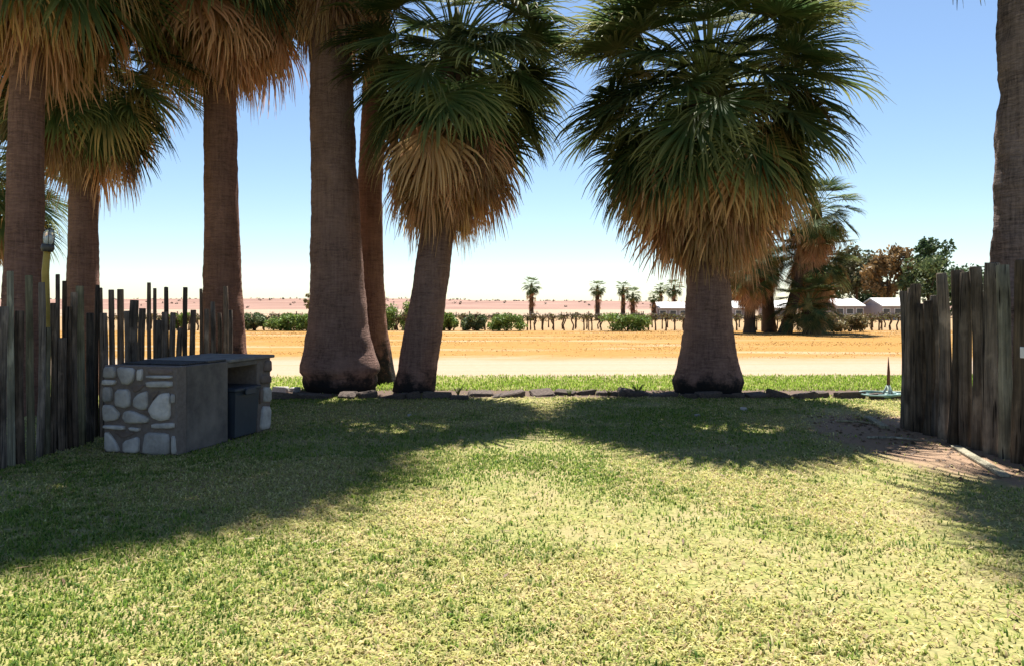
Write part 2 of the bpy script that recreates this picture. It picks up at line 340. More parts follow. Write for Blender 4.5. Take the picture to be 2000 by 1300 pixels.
def trunk_mesh(prof, path, mat, seed, nang=28, step=0.07, rough=1.0, ledge=False):
    """prof: [(z, r)], path: z -> (x, y) centre"""
    L = lattice(seed); zs = np.arange(0, prof[-1][0] + 1e-6, step); pr = np.array(prof); V = []
    for z in zs:
        r0 = np.interp(z, pr[:, 0], pr[:, 1]); cx, cy = path(z)
        for k in range(nang):
            a = 2 * math.pi * k / nang
            n1 = float(L(np.array(a * 28 / 6.2832 * 0.45), np.array(z * 2.3 + 10))) - 0.5; n2 = float(L(np.array(k * 1.0), np.array(z * 5.0))) - 0.5
            rg = 0.5 * math.sin(z * 44 + 2.0 * n1) 
            rr = r0 * (1 + 0.07 * rough * n1 + 0.06 * rough * n2 + 0.016 * rg)
            V.append((cx + rr * math.cos(a), cy + rr * math.sin(a), z))
    n = nang; Fs = [(i * n + k, i * n + (k + 1) % n, (i + 1) * n + (k + 1) % n, (i + 1) * n + k) for i in range(len(zs) - 1) for k in range(n)]
    Fs.append(tuple((len(zs) - 1) * n + k for k in range(n)))
    return mesh('trunk', V, Fs, mat)
def palm(label, x, y, prof, zc, mat, group, n_green=60, n_dry=90, s=1.0, skirt=(0.4, 2.2), lean=None, seed=1, yel=0.3, emin=-44, step=0.07, rough=1.0, topspread=1.0, name='palm_tree', nang=28, gexp=0.85):
    r = random.Random(seed); root = empty(name, (x, y, 0), label, 'palm tree', group)
    path = lean or (lambda z: (0.0, 0.0))
    top = zc - 0.1
    pr = [p for p in prof if p[0] < top] + [(top, prof[-1][1] * 0.9)]
    ob('trunk', trunk_mesh(pr, path, mat, seed, nang, step, rough), root)
    cx, cy = path(zc)
    # crown heart: a lumpy bud of leaf bases
    hv, hf = tube([(0, 0, -0.5 * s), (0, 0, -0.1 * s), (0, 0, 0.3 * s), (0.02, 0, 0.75 * s), (0.02, 0, 1.0 * s)], [0.34 * s, 0.36 * s, 0.26 * s, 0.1 * s, 0.02 * s], 10)
    crown = ob('crown', mesh('crown', hv, hf, M['frond_yellow']), root, (cx, cy, zc))
    for i in range(n_green):
        f = (i + 0.5) / n_green; e = 84 - (84 - emin) * f ** gexp + r.uniform(-7, 7); az = i * 2.39996 + r.uniform(-.25, .25)
        me = r.choice(near(YEL, e)) if (e < 20 and r.random() < yel * (1.4 if e < -15 else 0.7)) else r.choice(near(GREEN, e))
        sc = s * r.uniform(0.86, 1.12) * (0.85 if e > 70 else 1)
        ob('frond', me, crown, (0.2 * s * math.cos(az), 0.2 * s * math.sin(az), s * (0.45 - 0.9 * f)), (r.uniform(-.12, .12), r.uniform(-.08, .08), az), sc)
    if n_dry:
        z0, z1 = skirt; px_, py_ = path(zc - z1)
        sv_, sf_ = tube([(0, 0, -z0 * 1.0 + 0.1), (0, 0, -(z0 + z1) / 2), (px_ - cx, py_ - cy, -z1)], [0.5 * s, 0.46 * s, prof[-1][1] * 1.02], 10, False)
        sk = ob('skirt', mesh('skirt', sv_, sf_, M['frond_dry']), root, (cx, cy, zc))
        for i in range(n_dry):
            f = (i + 0.5) / n_dry; az = i * 2.39996 + r.uniform(-.3, .3); z = z0 + (z1 - z0) * f; e = -8 - 68 * f ** 1.5 + r.uniform(-14, 14)
            qx, qy = path(zc - z); sc = s * r.uniform(0.82, 1.15); w_ = r.uniform(0.85, 1.2)
            ob('dry_frond', r.choice(near(DRY, e)), sk, (qx - cx + 0.3 * s * math.cos(az), qy - cy + 0.3 * s * math.sin(az), -z), (r.uniform(-.22, .22), r.uniform(-.2, .2), az), (sc * (0.85 + 0.3 * (1 - f)), sc * w_, sc * r.uniform(0.85, 1.25)))
    return root
YARD = 'tall fan palms around the lawn'
def linpath(dx, dy, h, bend=0.0): return lambda z: (dx * (z / h) + bend * math.sin(math.pi * min(z / h, 1)), dy * z / h)
# right palm with full skirt
palm('broad fan palm with thick tan skirt at right end of stone edging', gx(1383, 13.9), 13.9, [(0, .6), (.1, .63), (.22, .66), (.45, .58), (.8, .5), (1.3, .44), (2, .4), (6, .38)], 5.75, M['trunk_char'], YARD, 124, 230, 1.0, (0.75, 1.75), None, 21, 0.1, emin=-34, gexp=0.85)
# leaning palm
lp = lambda z: ((0.28 * z - 0.012 * z * z * 1.0) * 0.62, 0.0)
palm('leaning fan palm with tan skirt right of the thick trunk', gx(808, 14.1), 14.1, [(0, .4), (.2, .39), (1, .36), (2, .33), (6, .3)], 6.4, M['trunk_char'], YARD, 96, 150, 0.88, (1.0, 1.95), lp, 22, 0.08, emin=-42, gexp=0.8)
# thick central palm
palm('thickest palm trunk with flared ledge at its base, beside leaning palm', gx(665, 14.3), 14.3, [(0, .66), (.12, .71), (.3, .7), (.36, .77), (.5, .75), (.75, .66), (1.2, .57), (2, .51), (3.5, .45), (6, .4), (11, .38)], 13.0, M['trunk_char'], YARD, 76, 280, 1.1, (0.7, 4.9), linpath(-0.35, 0, 12), 23, 0.3)
# slimmer palm behind it
palm('slim palm trunk half hidden behind the thickest trunk', gx(722, 15.6), 15.6, [(0, .55), (.4, .5), (1, .38), (2, .3), (4, .26), (10, .24)], 14.4, M['trunk_char2'], YARD, 60, 36, 1.12, (0.6, 2.4), lambda z: (0.55 * max(0, z - 4) / 11, 0), 24, 0.3)
# straight palm behind the barbecue
palm('straight palm with ragged brown skirt rising behind the barbecue', gx(437, 14), 14, [(0, .52), (.4, .46), (.9, .4), (2, .34), (3.5, .31), (9, .29)], 8.6, M['trunk_char2'], YARD, 104, 80, 0.95, (1.0, 1.35), linpath(-0.1, 0, 8), 25, 0.3, emin=-52, gexp=0.75)
palm('slender palm with small drooping crown behind the pole fence', gx(160, 13.4), 13.4, [(0, .34), (.8, .3), (2.5, .25), (8, .23)], 6.0, M['trunk'], YARD, 90, 24, 0.76, (0.8, 1.0), linpath(0.05, 0, 6), 26, 0.25, emin=-52, gexp=0.75)
palm('leftmost palm trunk behind the pole fence, with olive crown above', gx(43, 11), 11, [(0, .32), (.8, .3), (2.5, .25), (8, .22)], 7.9, M['trunk'], YARD, 110, 26, 0.95, (1.0, 1.2), linpath(0.08, 0, 5), 27, 0.28, emin=-52, gexp=0.75)
palm('low palm crown showing at left edge behind leftmost trunk', gx(-30, 18), 18, [(0, .4), (1, .3), (5, .26)], 4.7, M['trunk'], YARD, 60, 30, 0.75, (0.4, 1.0), None, 28, 0.3)
palm('dark rough barked palm trunk behind the right pole fence', gx(1945, 9.7) + 0.46, 9.7, [(0, .55), (.6, .48), (1.5, .44), (3, .42), (4.2, .37), (9, .36)], 9.7, M['trunk_rough'], YARD, 84, 50, 1.12, (0.6, 1.2), None, 29, 0.3, rough=2.0, step=0.05)
# the clump across the dry field
FARG = 'palms in the clump across the dry field'
for lab, px, d, zc, s, rr, nd, sk, sd_ in (
    ('tall dark trunked palm in the field clump, orange skirt high up', 1533, 45, 7.3, 1.0, .36, 90, (0.8, 2.6), 31),
    ('stout palm with low orange skirt at right of the field clump', 1590, 46, 4.6, 1.0, .55, 55, (0.4, 2.4), 32),
    ('leftmost palm of the field clump with orange skirt', 1464, 45, 3.9, 0.8, .33, 50, (0.3, 1.6), 33),
    ('leaning dark palm between the others of the field clump', 1503, 46.5, 5.2, 0.85, .4, 45, (0.3, 1.8), 34)):
    palm(lab, gx(px, d), d, [(0, rr * 1.25), (.6, rr), (3, rr * .85), (8, rr * .8)], zc, M['trunk_dark'], FARG, 42, nd, s * 0.95, sk, linpath({34: -0.3, 31: 1.3}.get(sd_, 0.1), 0, 5), sd_, 0.4, step=0.2, nang=14)
palm('small stemless palm tuft at foot of the field clump', gx(1578, 43.5), 43.5, [(0, .3), (2, .3)], 1.6, M['trunk_dark'], FARG, 40, 0, 0.8, seed=35, step=0.2, nang=12)
# far palms in the open
HG = 'small distant palms in the vineyard'
for i, (lab, px, d, top, s) in enumerate((
    ('lone distant palm, leftmost of the small far palms', 1038, 85, 547, .62), ('distant palm standing alone, second from the left', 1167, 85, 552, .56),
    ('taller palm of the distant close pair', 1217, 88, 553, .52), ('shorter wider palm of the distant close pair', 1236, 86, 566, .56),
    ('smallest distant palm just right of the close pair', 1277, 90, 572, .45), ('shaggy distant palm left of the broad skirted palm', 1290, 100, 556, .5), 
    ('distant bushy palm beside the broad skirted trunk', 1316, 95, 550, .7))):
    s *= .72; zc = gz(top, d) - 1.5 * s
    palm(lab, gx(px, d), d, [(0, .34), (1, .26), (8, .22)], zc, M['trunk_dark'], HG, 34, 26, s, (0.4, 2.2), None, 50 + i, 0.1, step=0.3, nang=10)

# ------------------------------------------------------------------ far trees and bushes
def tree(label, px, d, top, wpx, cols, seed, nb=26, per=130, size=0.3, trunk_r=0.25, cat='tree', low=0.35, name='tree'):
    r = random.Random(seed); x = gx(px, d); h = gz(top, d); wd = wpx / F * d / 2; root = empty(name, (x, d, 0), label, cat)
    V, Fs = joinvf([tube([(0, 0, 0), (0.1, 0, h * 0.3), (0, 0.1, h * 0.6)], [trunk_r, trunk_r * .8, trunk_r * .4], 8)] +
        [tube([(0.05, 0, h * 0.3), (wd * 0.3 * math.cos(a), wd * 0.3 * math.sin(a), h * 0.5), (wd * 0.6 * math.cos(a), wd * 0.6 * math.sin(a), h * 0.72)], [trunk_r * .5, trunk_r * .35, trunk_r * .1], 6) for a in (0.3, 1.7, 3.2, 4.6)])
    ob('trunk', mesh('trunk', V, Fs, M['bark']), root)
    foliage('crown', rand_blobs(nb, wd * 0.8, h * low, h * 0.9, r, wd * 0.33), per, size, cols, seed, root); return root
G1 = [(0.05, 0.09, 0.035), (0.075, 0.12, 0.045), (0.04, 0.07, 0.03)]; G2 = [(0.11, 0.15, 0.06), (0.15, 0.18, 0.08), (0.07, 0.11, 0.045)]
BR = [(0.24, 0.15, 0.06), (0.3, 0.19, 0.08), (0.17, 0.12, 0.06)]; OL = [(0.12, 0.13, 0.06), (0.16, 0.14, 0.08), (0.08, 0.09, 0.045)]
tree('olive green tree directly behind the field palm clump', 1672, 118, 472, 110, OL, 61)
tree('orange brown tree between olive and dark green trees', 1733, 112, 478, 100, BR, 62)
tree('dark green tree whose rounded top rises highest above right fence', 1822, 125, 460, 90, G1, 63, 22, low=0.5)
tree('pale green spreading tree in front of the dark green one', 1812, 108, 500, 120, G2, 64)
tree('dense green tree behind the white roofed houses', 1690, 130, 500, 130, G1, 65, low=0.15)
tree('dark low tree behind the tallest field palm', 1600, 125, 510, 130, G1, 66, low=0.15)
tree('bushy green tree left of the field palm clump', 1440, 120, 530, 100, G1, 67, low=0.15)
tree('dark bushy tree at far right behind the pole fence', 1890, 120, 520, 130, G1, 68, low=0.1)
tree('small bare yellowish tree far left of the thickest trunk', 606, 110, 570, 30, [(0.25, 0.2, 0.09), (0.18, 0.17, 0.08)], 69, 10, 40, 0.22, 0.12)
def bush(label, px, d, top, wpx, cols, seed, cat='bush', per=200, name='bush'):
    r = random.Random(seed); h = gz(top, d); wd = wpx / F * d / 2; root = empty(name, (gx(px, d), d, 0), label, cat)
    V, Fs = joinvf([tube([(0.05 * math.cos(a), 0.05 * math.sin(a), 0), (wd * .3 * math.cos(a), .3 * math.sin(a), h * .5), (wd * .5 * math.cos(a), .5 * math.sin(a), h * .8)], [.035, .025, .01], 5) for a in (0, 1.3, 2.5, 3.8, 5.1)])
    ob('stem', mesh('stem', V, Fs, M['bark']), root)
    bl = [((r.uniform(-wd, wd) * 0.75, r.uniform(-.5, .5), r.uniform(.2, .78) * h), (wd * .3, .45, h * .27)) for _ in range(16)]
    foliage('foliage', bl, per, 0.075, cols, seed, root)
LG = [(0.16, 0.24, 0.05), (0.2, 0.28, 0.07), (0.11, 0.18, 0.04)]
bush('tall bright green bush between the slim and the leaning trunk', 772, 50, 586, 62, LG, 71)
bush('green bush just right of the leaning trunk in vineyard row', 878, 49, 610, 36, LG, 72)
bush('green bush in the middle of the vineyard row', 988, 48.4, 611, 85, LG, 73)
bush('wide green bush below the distant close palm pair', 1224, 48, 610, 105, LG, 74)
bush('green bush in vineyard row left of the thickest trunk', 560, 49, 611, 90, LG, 75)
bush('green bush in vineyard row right of the straight palm', 497, 49, 611, 50, G2, 76)
bush('lowest olive green bush between two brighter bushes in vineyard row', 925, 48.8, 614, 50, G2, 79)
bush('low green bush between straight palm and thickest trunk', 600, 48.8, 613, 60, LG, 80)
bush('low dry olive bush right of the field palm clump', 1660, 47, 610, 90, [(0.2, 0.17, 0.08), (0.26, 0.2, 0.11), (0.15, 0.14, 0.06)], 77)
bush('green bush seen through gaps of the left pole fence', 350, 50, 610, 60, LG, 78)

# vineyard rows
def vine_meshes(seed):
    r = random.Random(seed); h = r.uniform(.75, .9)
    P = [tube([(0, 0, 0), (r.uniform(-.07, .07), 0, .3), (r.uniform(-.1, .1), 0, .6), (0, 0, h)], [.06, .045, .05, .045], 6)]
    for s in (-1, 1):
        P.append(tube([(0, 0, h), (s * .2, r.uniform(-.05, .05), h + .08), (s * .36, 0, h + .06)], [.035, .03, .018], 5))
    for k in range(6):
        x = r.uniform(-.36, .36); P.append(tube([(x, 0, h + .05), (x + r.uniform(-.1, .1), r.uniform(-.15, .15), h + r.uniform(.12, .32))], [.014, .006], 4))
    V, Fs = joinvf(P); tm = mesh('trunk', V, Fs, M['bark'])
    rr = np.random.default_rng(seed); Vq, Fq, cc = leaf_quads((0, 0, h), (.45, .22, .26), 90, .06, [(0.12, 0.075, 0.04), (0.16, 0.12, 0.05), (0.13, 0.15, 0.05)], rr)
    return tm, fast_mesh('foliage', Vq, Fq, M['leaves'], {'col': cc})
VM = [vine_meshes(s) for s in range(80, 85)]
def vine(x, y):
    tm, fm = rng.choice(VM)
    root = empty('grapevine', (x, y, 0), 'gnarled brown grapevine in the vineyard rows beyond the dry field', 'grapevine', 'grapevines in the vineyard rows', rng.uniform(-.3, .3) + (math.pi if rng.random() < .5 else 0))
    root.scale = (1, 1, rng.uniform(.88, 1.12)); ob('trunk', tm, root); ob('foliage', fm, root)
def hidden(px):
    return (0 <= px < 190) or 405 < px < 470 or 618 < px < 735 or 800 < px < 850 or 1335 < px < 1415 or px > 1770 or px < 0
for y0, sp in ((49.5, .62), (52.5, .8), (56, 1.0)):
    x = -30
    while x < 28:
        x += sp * rng.uniform(.75, 1.25)
        if not hidden(1000 + x / y0 * F): vine(x, y0 + rng.uniform(-.12, .12))
tr = empty('vineyard_trellis', (0, 49.9, 0), 'row of thin trellis posts with wires along the vineyard edge', 'trellis')
pm = mesh('post', *tube([(0, 0, 0), (0, 0, 1.25)], .04, 6), M['bark'])
for i in range(16): ob('post', pm, tr, (-30 + i * 3.9 + rng.uniform(-.3, .3), 0, 0))
for z in (.85, 1.1): ob('wire', mesh('wire', *tube([(-31, -.045, z), (30, -.045, z)], .006, 4), M['steel']), tr)

# houses
def house(label, px, d, wpx, top, eave, nwin, seed, slope=1):
    x = gx(px, d); wd = wpx / F * d; ztop = gz(top, d); ze = gz(eave, d); dep = 5.0
    root = empty('house', (x, d, 0), label, 'house', 'white roofed houses beyond the vineyard')
    ob('wall', box_mesh('wall', -wd / 2 + .15, wd / 2 - .15, -dep / 2, dep / 2, 0, ze + .02, M['wall'], 0), root)
    a = wd / 2; b = dep / 2 + .35
    V = [(-a, -b, ze), (a, -b, ze), (a, 0, ztop), (-a, 0, ztop), (-a, b, ze), (a, b, ze)]; V += [(p[0], p[1], p[2] - .12) for p in V]
    ob('roof', mesh('roof', V, [(0, 1, 2, 3), (3, 2, 5, 4), (7, 6, 9, 8), (8, 9, 10, 11), (0, 6, 7, 1), (4, 5, 11, 10), (1, 7, 8, 2), (2, 8, 11, 5), (0, 3, 9, 6), (3, 4, 10, 9)], M['roof'], False), root)
    for s in (-1, 1):
        ob('gable', mesh('gable', [(s * (a - .2), -dep / 2, ze - .05), (s * (a - .2), dep / 2, ze - .05), (s * (a - .2), 0, ztop - .16)], [(0, 1, 2)], M['wall'], False), root)
    for k in range(nwin):
        wx = -wd / 2 + wd * (k + .5) / nwin
        wo = ob('window', box_mesh('window', wx - .42, wx + .42, -dep / 2 - .05, -dep / 2 + .05, ze - 1.0, ze - .3, M['white'], 0), root)
        ob('pane', box_mesh('pane', wx - .35, wx + .35, -dep / 2 - .07, -dep / 2 - .04, ze - .94, ze - .36, M['pane'], 0), wo)
house('white roofed house just right of the field palm clump', 1641, 88, 56, 583, 597, 3, 1)
house('white roofed house nearest the right pole fence', 1732, 86, 66, 582, 597, 3, 2)
house('white roofed house just right of the broad skirted trunk', 1442, 96, 44, 588, 601, 2, 3)
house('white roofed house seen between trunks of the field clump', 1518, 96, 52, 587, 601, 2, 4)
house('white roofed house left of the broad skirted trunk', 1306, 92, 58, 590, 601, 3, 5)

# ------------------------------------------------------------------ pole fences
def pole_mesh(seed, mat, r=0.06, tip='flat'):
    rr = random.Random(seed); pts = []; rad = []; bx = rr.uniform(-.035, .035); by = rr.uniform(-.02, .02)
    for i in range(9):
        t = i / 8; pts.append((bx * math.sin(t * 3.1) + rr.uniform(-.004, .004), by * math.sin(t * 3.1), t)); rad.append(r * (1.08 - .16 * t + rr.uniform(-.05, .05)))
    pts.append((pts[-1][0], pts[-1][1], 1.004)); rad.append(rad[-1] * .86)
    V, Fs = tube(pts, rad, 12)
    V = [Vector((v.x * (1 + .05 * math.sin(5 * math.atan2(v.y, v.x))), v.y, v.z)) for v in V]
    return mesh('pole', V, Fs, mat)
PD = [pole_mesh(i, M['wood_dark']) for i in range(5)]; PP = [pole_mesh(i + 9, M['wood_pale']) for i in range(3)]; PR = [pole_mesh(i + 20, M['wood_right']) for i in range(6)] + [pole_mesh(28, M['wood_pale'])]
XL = -5.0
lf = empty('pole_fence', (XL, 7.2, 0), 'ragged fence of uneven upright poles behind the barbecue on the left', 'fence')
LP = [(4, 18, 600, 0), (23, 13, 531, 1), (40, 18, 608, 0), (61, 14, 539, 1), (77, 13, 553, 0), (90, 14, 640, 1), (103, 11, 593, 0), (111, 8, 537, 0), (125, 9, 550, 0), (123, 15, 660, 0), (136, 12, 600, 0), (147, 13, 572, 0), (160, 15, 560, 1), (175, 14, 612, 0), (187, 9, 558, 0), (197, 8, 564, 0), (204, 14, 612, 0), (221, 11, 567, 0), (237, 13, 566, 0), (249, 13, 608, 0), (260, 17, 587, 0), (276, 13, 603, 0), (294, 8, 553, 0), (305, 7, 564, 0), (308, 12, 626, 0), (320, 12, 610, 0), (328, 9, 562, 0), (340, 11, 611, 0), (351, 11, 641, 0), (364, 9, 562, 0), (377, 11, 606, 0), (390, 6, 565, 0), (404, 10, 604, 0), (416, 10, 590, 0), (427, 9, 612, 0), (439, 10, 560, 0), (449, 9, 606, 0), (-14, 16, 560, 0), (-34, 20, 590, 0), (-60, 20, 560, 1)]
for i, (px, wp, top, pale) in enumerate(LP):
    thin = wp < 10; xx = XL - (.1 if thin else 0) + rng.uniform(-.03, .03); d = xx * F / (px - 1000); z = gz(top, d); r0 = wp / F * d / 2 * .98
    ob('pole', rng.choice(PP if pale else PD), lf, (xx - XL, d - 7.2, -.03), (rng.uniform(-.012, .012), rng.uniform(-.012, .012), rng.uniform(0, 6)), (r0 / .06, r0 / .06, z + .03))
XR = 5.2
rf = empty('pole_fence', (XR, 7.4, 0), 'close set dark pole fence along the right edge of the lawn', 'fence')
RP = [(1768, 14, 570), (1778, 16, 564), (1789, 15, 556), (1801, 15, 594), (1814, 17, 588), (1827, 13, 578), (1842, 18, 535), (1864, 22, 529), (1887, 21, 533), (1910, 24, 522), (1937, 27, 515), (1964, 22, 519), (1989, 25, 509), (2018, 28, 512), (2048, 30, 500), (2080, 32, 503), (2114, 34, 490)]
for i, (px, wp, top) in enumerate(RP):
    xx = XR + rng.uniform(-.05, .05); d = xx * F / (px - 1000); z = gz(top, d); r0 = max(wp / F * d / 2 * 1.02, .06) * rng.uniform(.95, 1.15)
    ob('pole', PR[6] if i in (11,) else rng.choice(PR[:6]), rf, (xx - XR, d - 7.4, -.03), (rng.uniform(-.02, .02), rng.uniform(-.016, .016), rng.uniform(0, 6)), (r0 / .06, r0 / .06, z + .03))
ds = XR * F / 1000.0
tag(ob('notice_plate', box_mesh('notice_plate', -.006, .006, -.07, .05, -.055, .055, M['white'], .002), None, (XR - .115, ds * .978, gz(686, ds))), 'small white plate fixed to a pole of the right fence', 'sign')

# ------------------------------------------------------------------ barbecue
bb = empty('barbecue', (-3.59, 7.95, 0), 'stone and plaster built in barbecue counter in front of the pole fence', 'barbecue', None, R(-14))
W = .93; BL = 1.82                       # local: x = -W..0 across, y = 0..BL back
def bbox(n, m, a, bev=.008): return ob(n, box_mesh(n, *a, m, bev), bb)
fw = bbox('stone_wall', M['mortar'], (-W, 0, 0, .16, 0, .955)); bbox('side_wall', M['plaster'], (-.11, .004, .16, .89, 0, .95)); bbox('back_wall', M['plaster'], (-W + .002, -W + .11, .16, 1.5, 0, .95))
bbox('partition', M['plaster'], (-W + .11, -.11, .82, .89, 0, .93)); ew = bbox('stone_wall', M['mortar'], (-W, 0, 1.5, 1.8, 0, .93)); bbox('fire_tray', M['soot'], (-W + .11, -.11, .16, .82, .62, .76), 0)
bbox('counter_slab', M['concrete'], (-W - .03, .035, .893, BL + .03, .933, .972)); bbox('lintel', M['plaster'], (-.11, .003, .893, 1.498, .87, .93)); bbox('hearth_floor', M['soot'], (-W + .11, -.02, .893, 1.498, .0, .03), 0)
gp = [tube([(-W + .06, y, .965), (-.06, y, .965)], .007, 6) for y in np.linspace(.2, .84, 17)] + [tube([(x, .18, .955), (x, .86, .955)], .009, 6) for x in (-W + .1, -W / 2, -.1)]
ob('grill', mesh('grill', *joinvf(gp), M['steel']), bb)
bbox('fire_sheet', M['steel'], (-W + .02, -.02, .55, .885, .956, .978), .004)
def stone(poly, mat, parent, origin, U, Vv, N, th, seed):
    r = random.Random(seed); n0 = len(poly); pts = []
    for i in range(n0):                                    # round the corners a little
        a, b, c = (Vector(poly[i - 1]), Vector(poly[i]), Vector(poly[(i + 1) % n0])); pts += [b.lerp(a, .16), b.lerp(c, .16)]
    cen = sum(pts, Vector((0, 0))) / len(pts); rings = [(1, -.01), (1, th * .55), (.93, th * .9), (.62, th * 1.05)]; V = []; n = len(pts)
    for k, h in rings:
        for p in pts:
            q = cen + (p - cen) * (k + (r.uniform(-.015, .015) if h > 0 else 0)); V.append(origin + U * q.x + Vv * q.y + N * (h + r.uniform(-.003, .003)))
    V.append(origin + U * cen.x + Vv * cen.y + N * th); Fs = [(j * n + i, j * n + (i + 1) % n, (j + 1) * n + (i + 1) % n, (j + 1) * n + i) for j in range(3) for i in range(n)]
    Fs += [(3 * n + i, 3 * n + (i + 1) % n, 4 * n) for i in range(n)]
    ob('stone', mesh('stone', V, Fs, mat), parent)
SP = [[(115, 310), (225, 310), (238, 420), (108, 428)], [(255, 312), (428, 322), (415, 440), (370, 488), (310, 482), (268, 400)], [(462, 335), (508, 325), (505, 442), (462, 445)],
      [(545, 390), (805, 385), (803, 412), (550, 415)], [(545, 448), (805, 436), (805, 497), (560, 503)], [(97, 440), (235, 445), (228, 492), (97, 494)], [(106, 512), (192, 515), (192, 655), (103, 660)],
      [(238, 533), (372, 528), (387, 690), (330, 718), (233, 692)], [(470, 568), (558, 536), (558, 718), (490, 728), (412, 690), (420, 620)], [(690, 560), (783, 553), (788, 805), (690, 828), (608, 800), (570, 720), (620, 640)],
      [(95, 693), (190, 686), (272, 770), (252, 832), (108, 862)], [(330, 745), (390, 732), (575, 800), (563, 853), (350, 862), (306, 812)], [(598, 858), (825, 835), (825, 893), (603, 902)], [(113, 888), (322, 888), (330, 930), (113, 918)],
      [(368, 898), (485, 905), (478, 938), (383, 932)], [(118, 962), (160, 958), (252, 1080), (272, 1150), (118, 1152)], [(308, 1042), (473, 983), (473, 1148), (308, 1150)], [(540, 942), (763, 942), (783, 1000), (783, 1155), (510, 1158), (518, 1060)], [(805, 965), (832, 968), (843, 1135), (803, 1142)], [(803, 560), (828, 568), (828, 645), (803, 650)]]
SB = [[(555, 322), (803, 318), (803, 372), (560, 376)], [(195, 945), (445, 950), (300, 1020)], [(395, 505), (530, 478), (470, 545), (410, 560)], [(590, 560), (680, 530), (600, 640)], [(590, 735), (595, 780), (430, 735)], [(260, 940), (190, 948), (220, 1010)]]
def uv(p): return (-W + (p[0] - 100) / 745 * W, (1160 - p[1]) / 860 * .955)
for i, p in enumerate(SP): stone([uv(q) for q in p], M['stone'], fw, Vector((0, 0, 0)), Vector((1, 0, 0)), Vector((0, 0, 1)), Vector((0, -1, 0)), rng.uniform(.03, .048), i)
for i, p in enumerate(SB[:5]): stone([uv(q) for q in p], M['stone_brown'], fw, Vector((0, 0, 0)), Vector((1, 0, 0)), Vector((0, 0, 1)), Vector((0, -1, 0)), .014, 90 + i)
for i, p in enumerate([[(1.54, .03), (1.76, .02), (1.78, .3), (1.6, .33)], [(1.6, .38), (1.79, .36), (1.78, .55), (1.62, .57)], [(1.53, .36), (1.58, .38), (1.59, .56), (1.53, .55)], [(1.55, .62), (1.78, .6), (1.79, .7), (1.57, .73)], [(1.62, .77), (1.79, .75), (1.79, .9), (1.65, .9)]]):
    stone(p, M['stone'] if i < 2 else M['stone_brown'], ew, Vector((0, 0, 0)), Vector((0, 1, 0)), Vector((0, 0, 1)), Vector((1, 0, 0)), .035, 120 + i)
# bin in the opening
bq = empty('waste_bin', Vector((-3.59, 7.95, 0)) + Matrix.Rotation(R(-14), 3, 'Z') @ Vector((-.2, 1.2, .03)), 'dark plastic bin standing in the opening of the barbecue', 'bin', None, R(-14))
def frus(a, b, z0, z1, n=4):
    return [(-a, -a * .95, z0), (a, -a * .95, z0), (a, a * .95, z0), (-a, a * .95, z0), (-b, -b * .95, z1), (b, -b * .95, z1), (b, b * .95, z1), (-b, b * .95, z1)], [(3, 2, 1, 0), (0, 1, 5, 4), (1, 2, 6, 5), (2, 3, 7, 6), (3, 0, 4, 7)]
ob('body', mesh('body', *frus(.23, .265, 0, .56), M['bin'], False), bq)
ob('rim', box_mesh('rim', -.285, .285, -.272, .272, .545, .59, M['bin'], .012), bq); ob('handle', box_mesh('handle', .287, .315, -.1, .1, .5, .575, M['bin'], .008), bq)

# lamp on yellow pole
lm = empty('lamp_post', (-5.5, 8.75, 0), 'yellow lamp pole with caged glass jar light behind left fence', 'lamp')
ob('pole', mesh('pole', *tube([(.0, 0, 0), (.02, 0, 1.2), (.0, 0, 2.0), (.02, 0, 2.25)], [.045, .042, .04, .036], 12), M['yellow']), lm)
ob('collar', mesh('collar', *tube([(.02, 0, 2.24), (.023, 0, 2.27), (.03, 0, 2.3), (.033, 0, 2.33)], [.055, .07, .07, .062], 14), M['steel']), lm)
gl = ob('glass_jar', mesh('glass_jar', *tube([(.033, 0, 2.325), (.04, 0, 2.4), (.045, 0, 2.46), (.048, 0, 2.49), (.05, 0, 2.505)], [.056, .06, .056, .04, .01], 14), M['glass']), lm)
ob('bulb', mesh('bulb', *tube([(.035, 0, 2.33), (.038, 0, 2.37), (.041, 0, 2.41), (.043, 0, 2.435)], [.018, .034, .03, .008], 10), M['white']), lm)
cg = [tube([(.033 + .062 * math.cos(a), .062 * math.sin(a), 2.32), (.042 + .068 * math.cos(a), .068 * math.sin(a), 2.42), (.047 + .05 * math.cos(a), .05 * math.sin(a), 2.49), (.05, 0, 2.518)], .004, 5) for a in np.linspace(0, 6.283, 7)[:-1]]
ob('cage', mesh('cage', *joinvf(cg), M['steel']), lm)

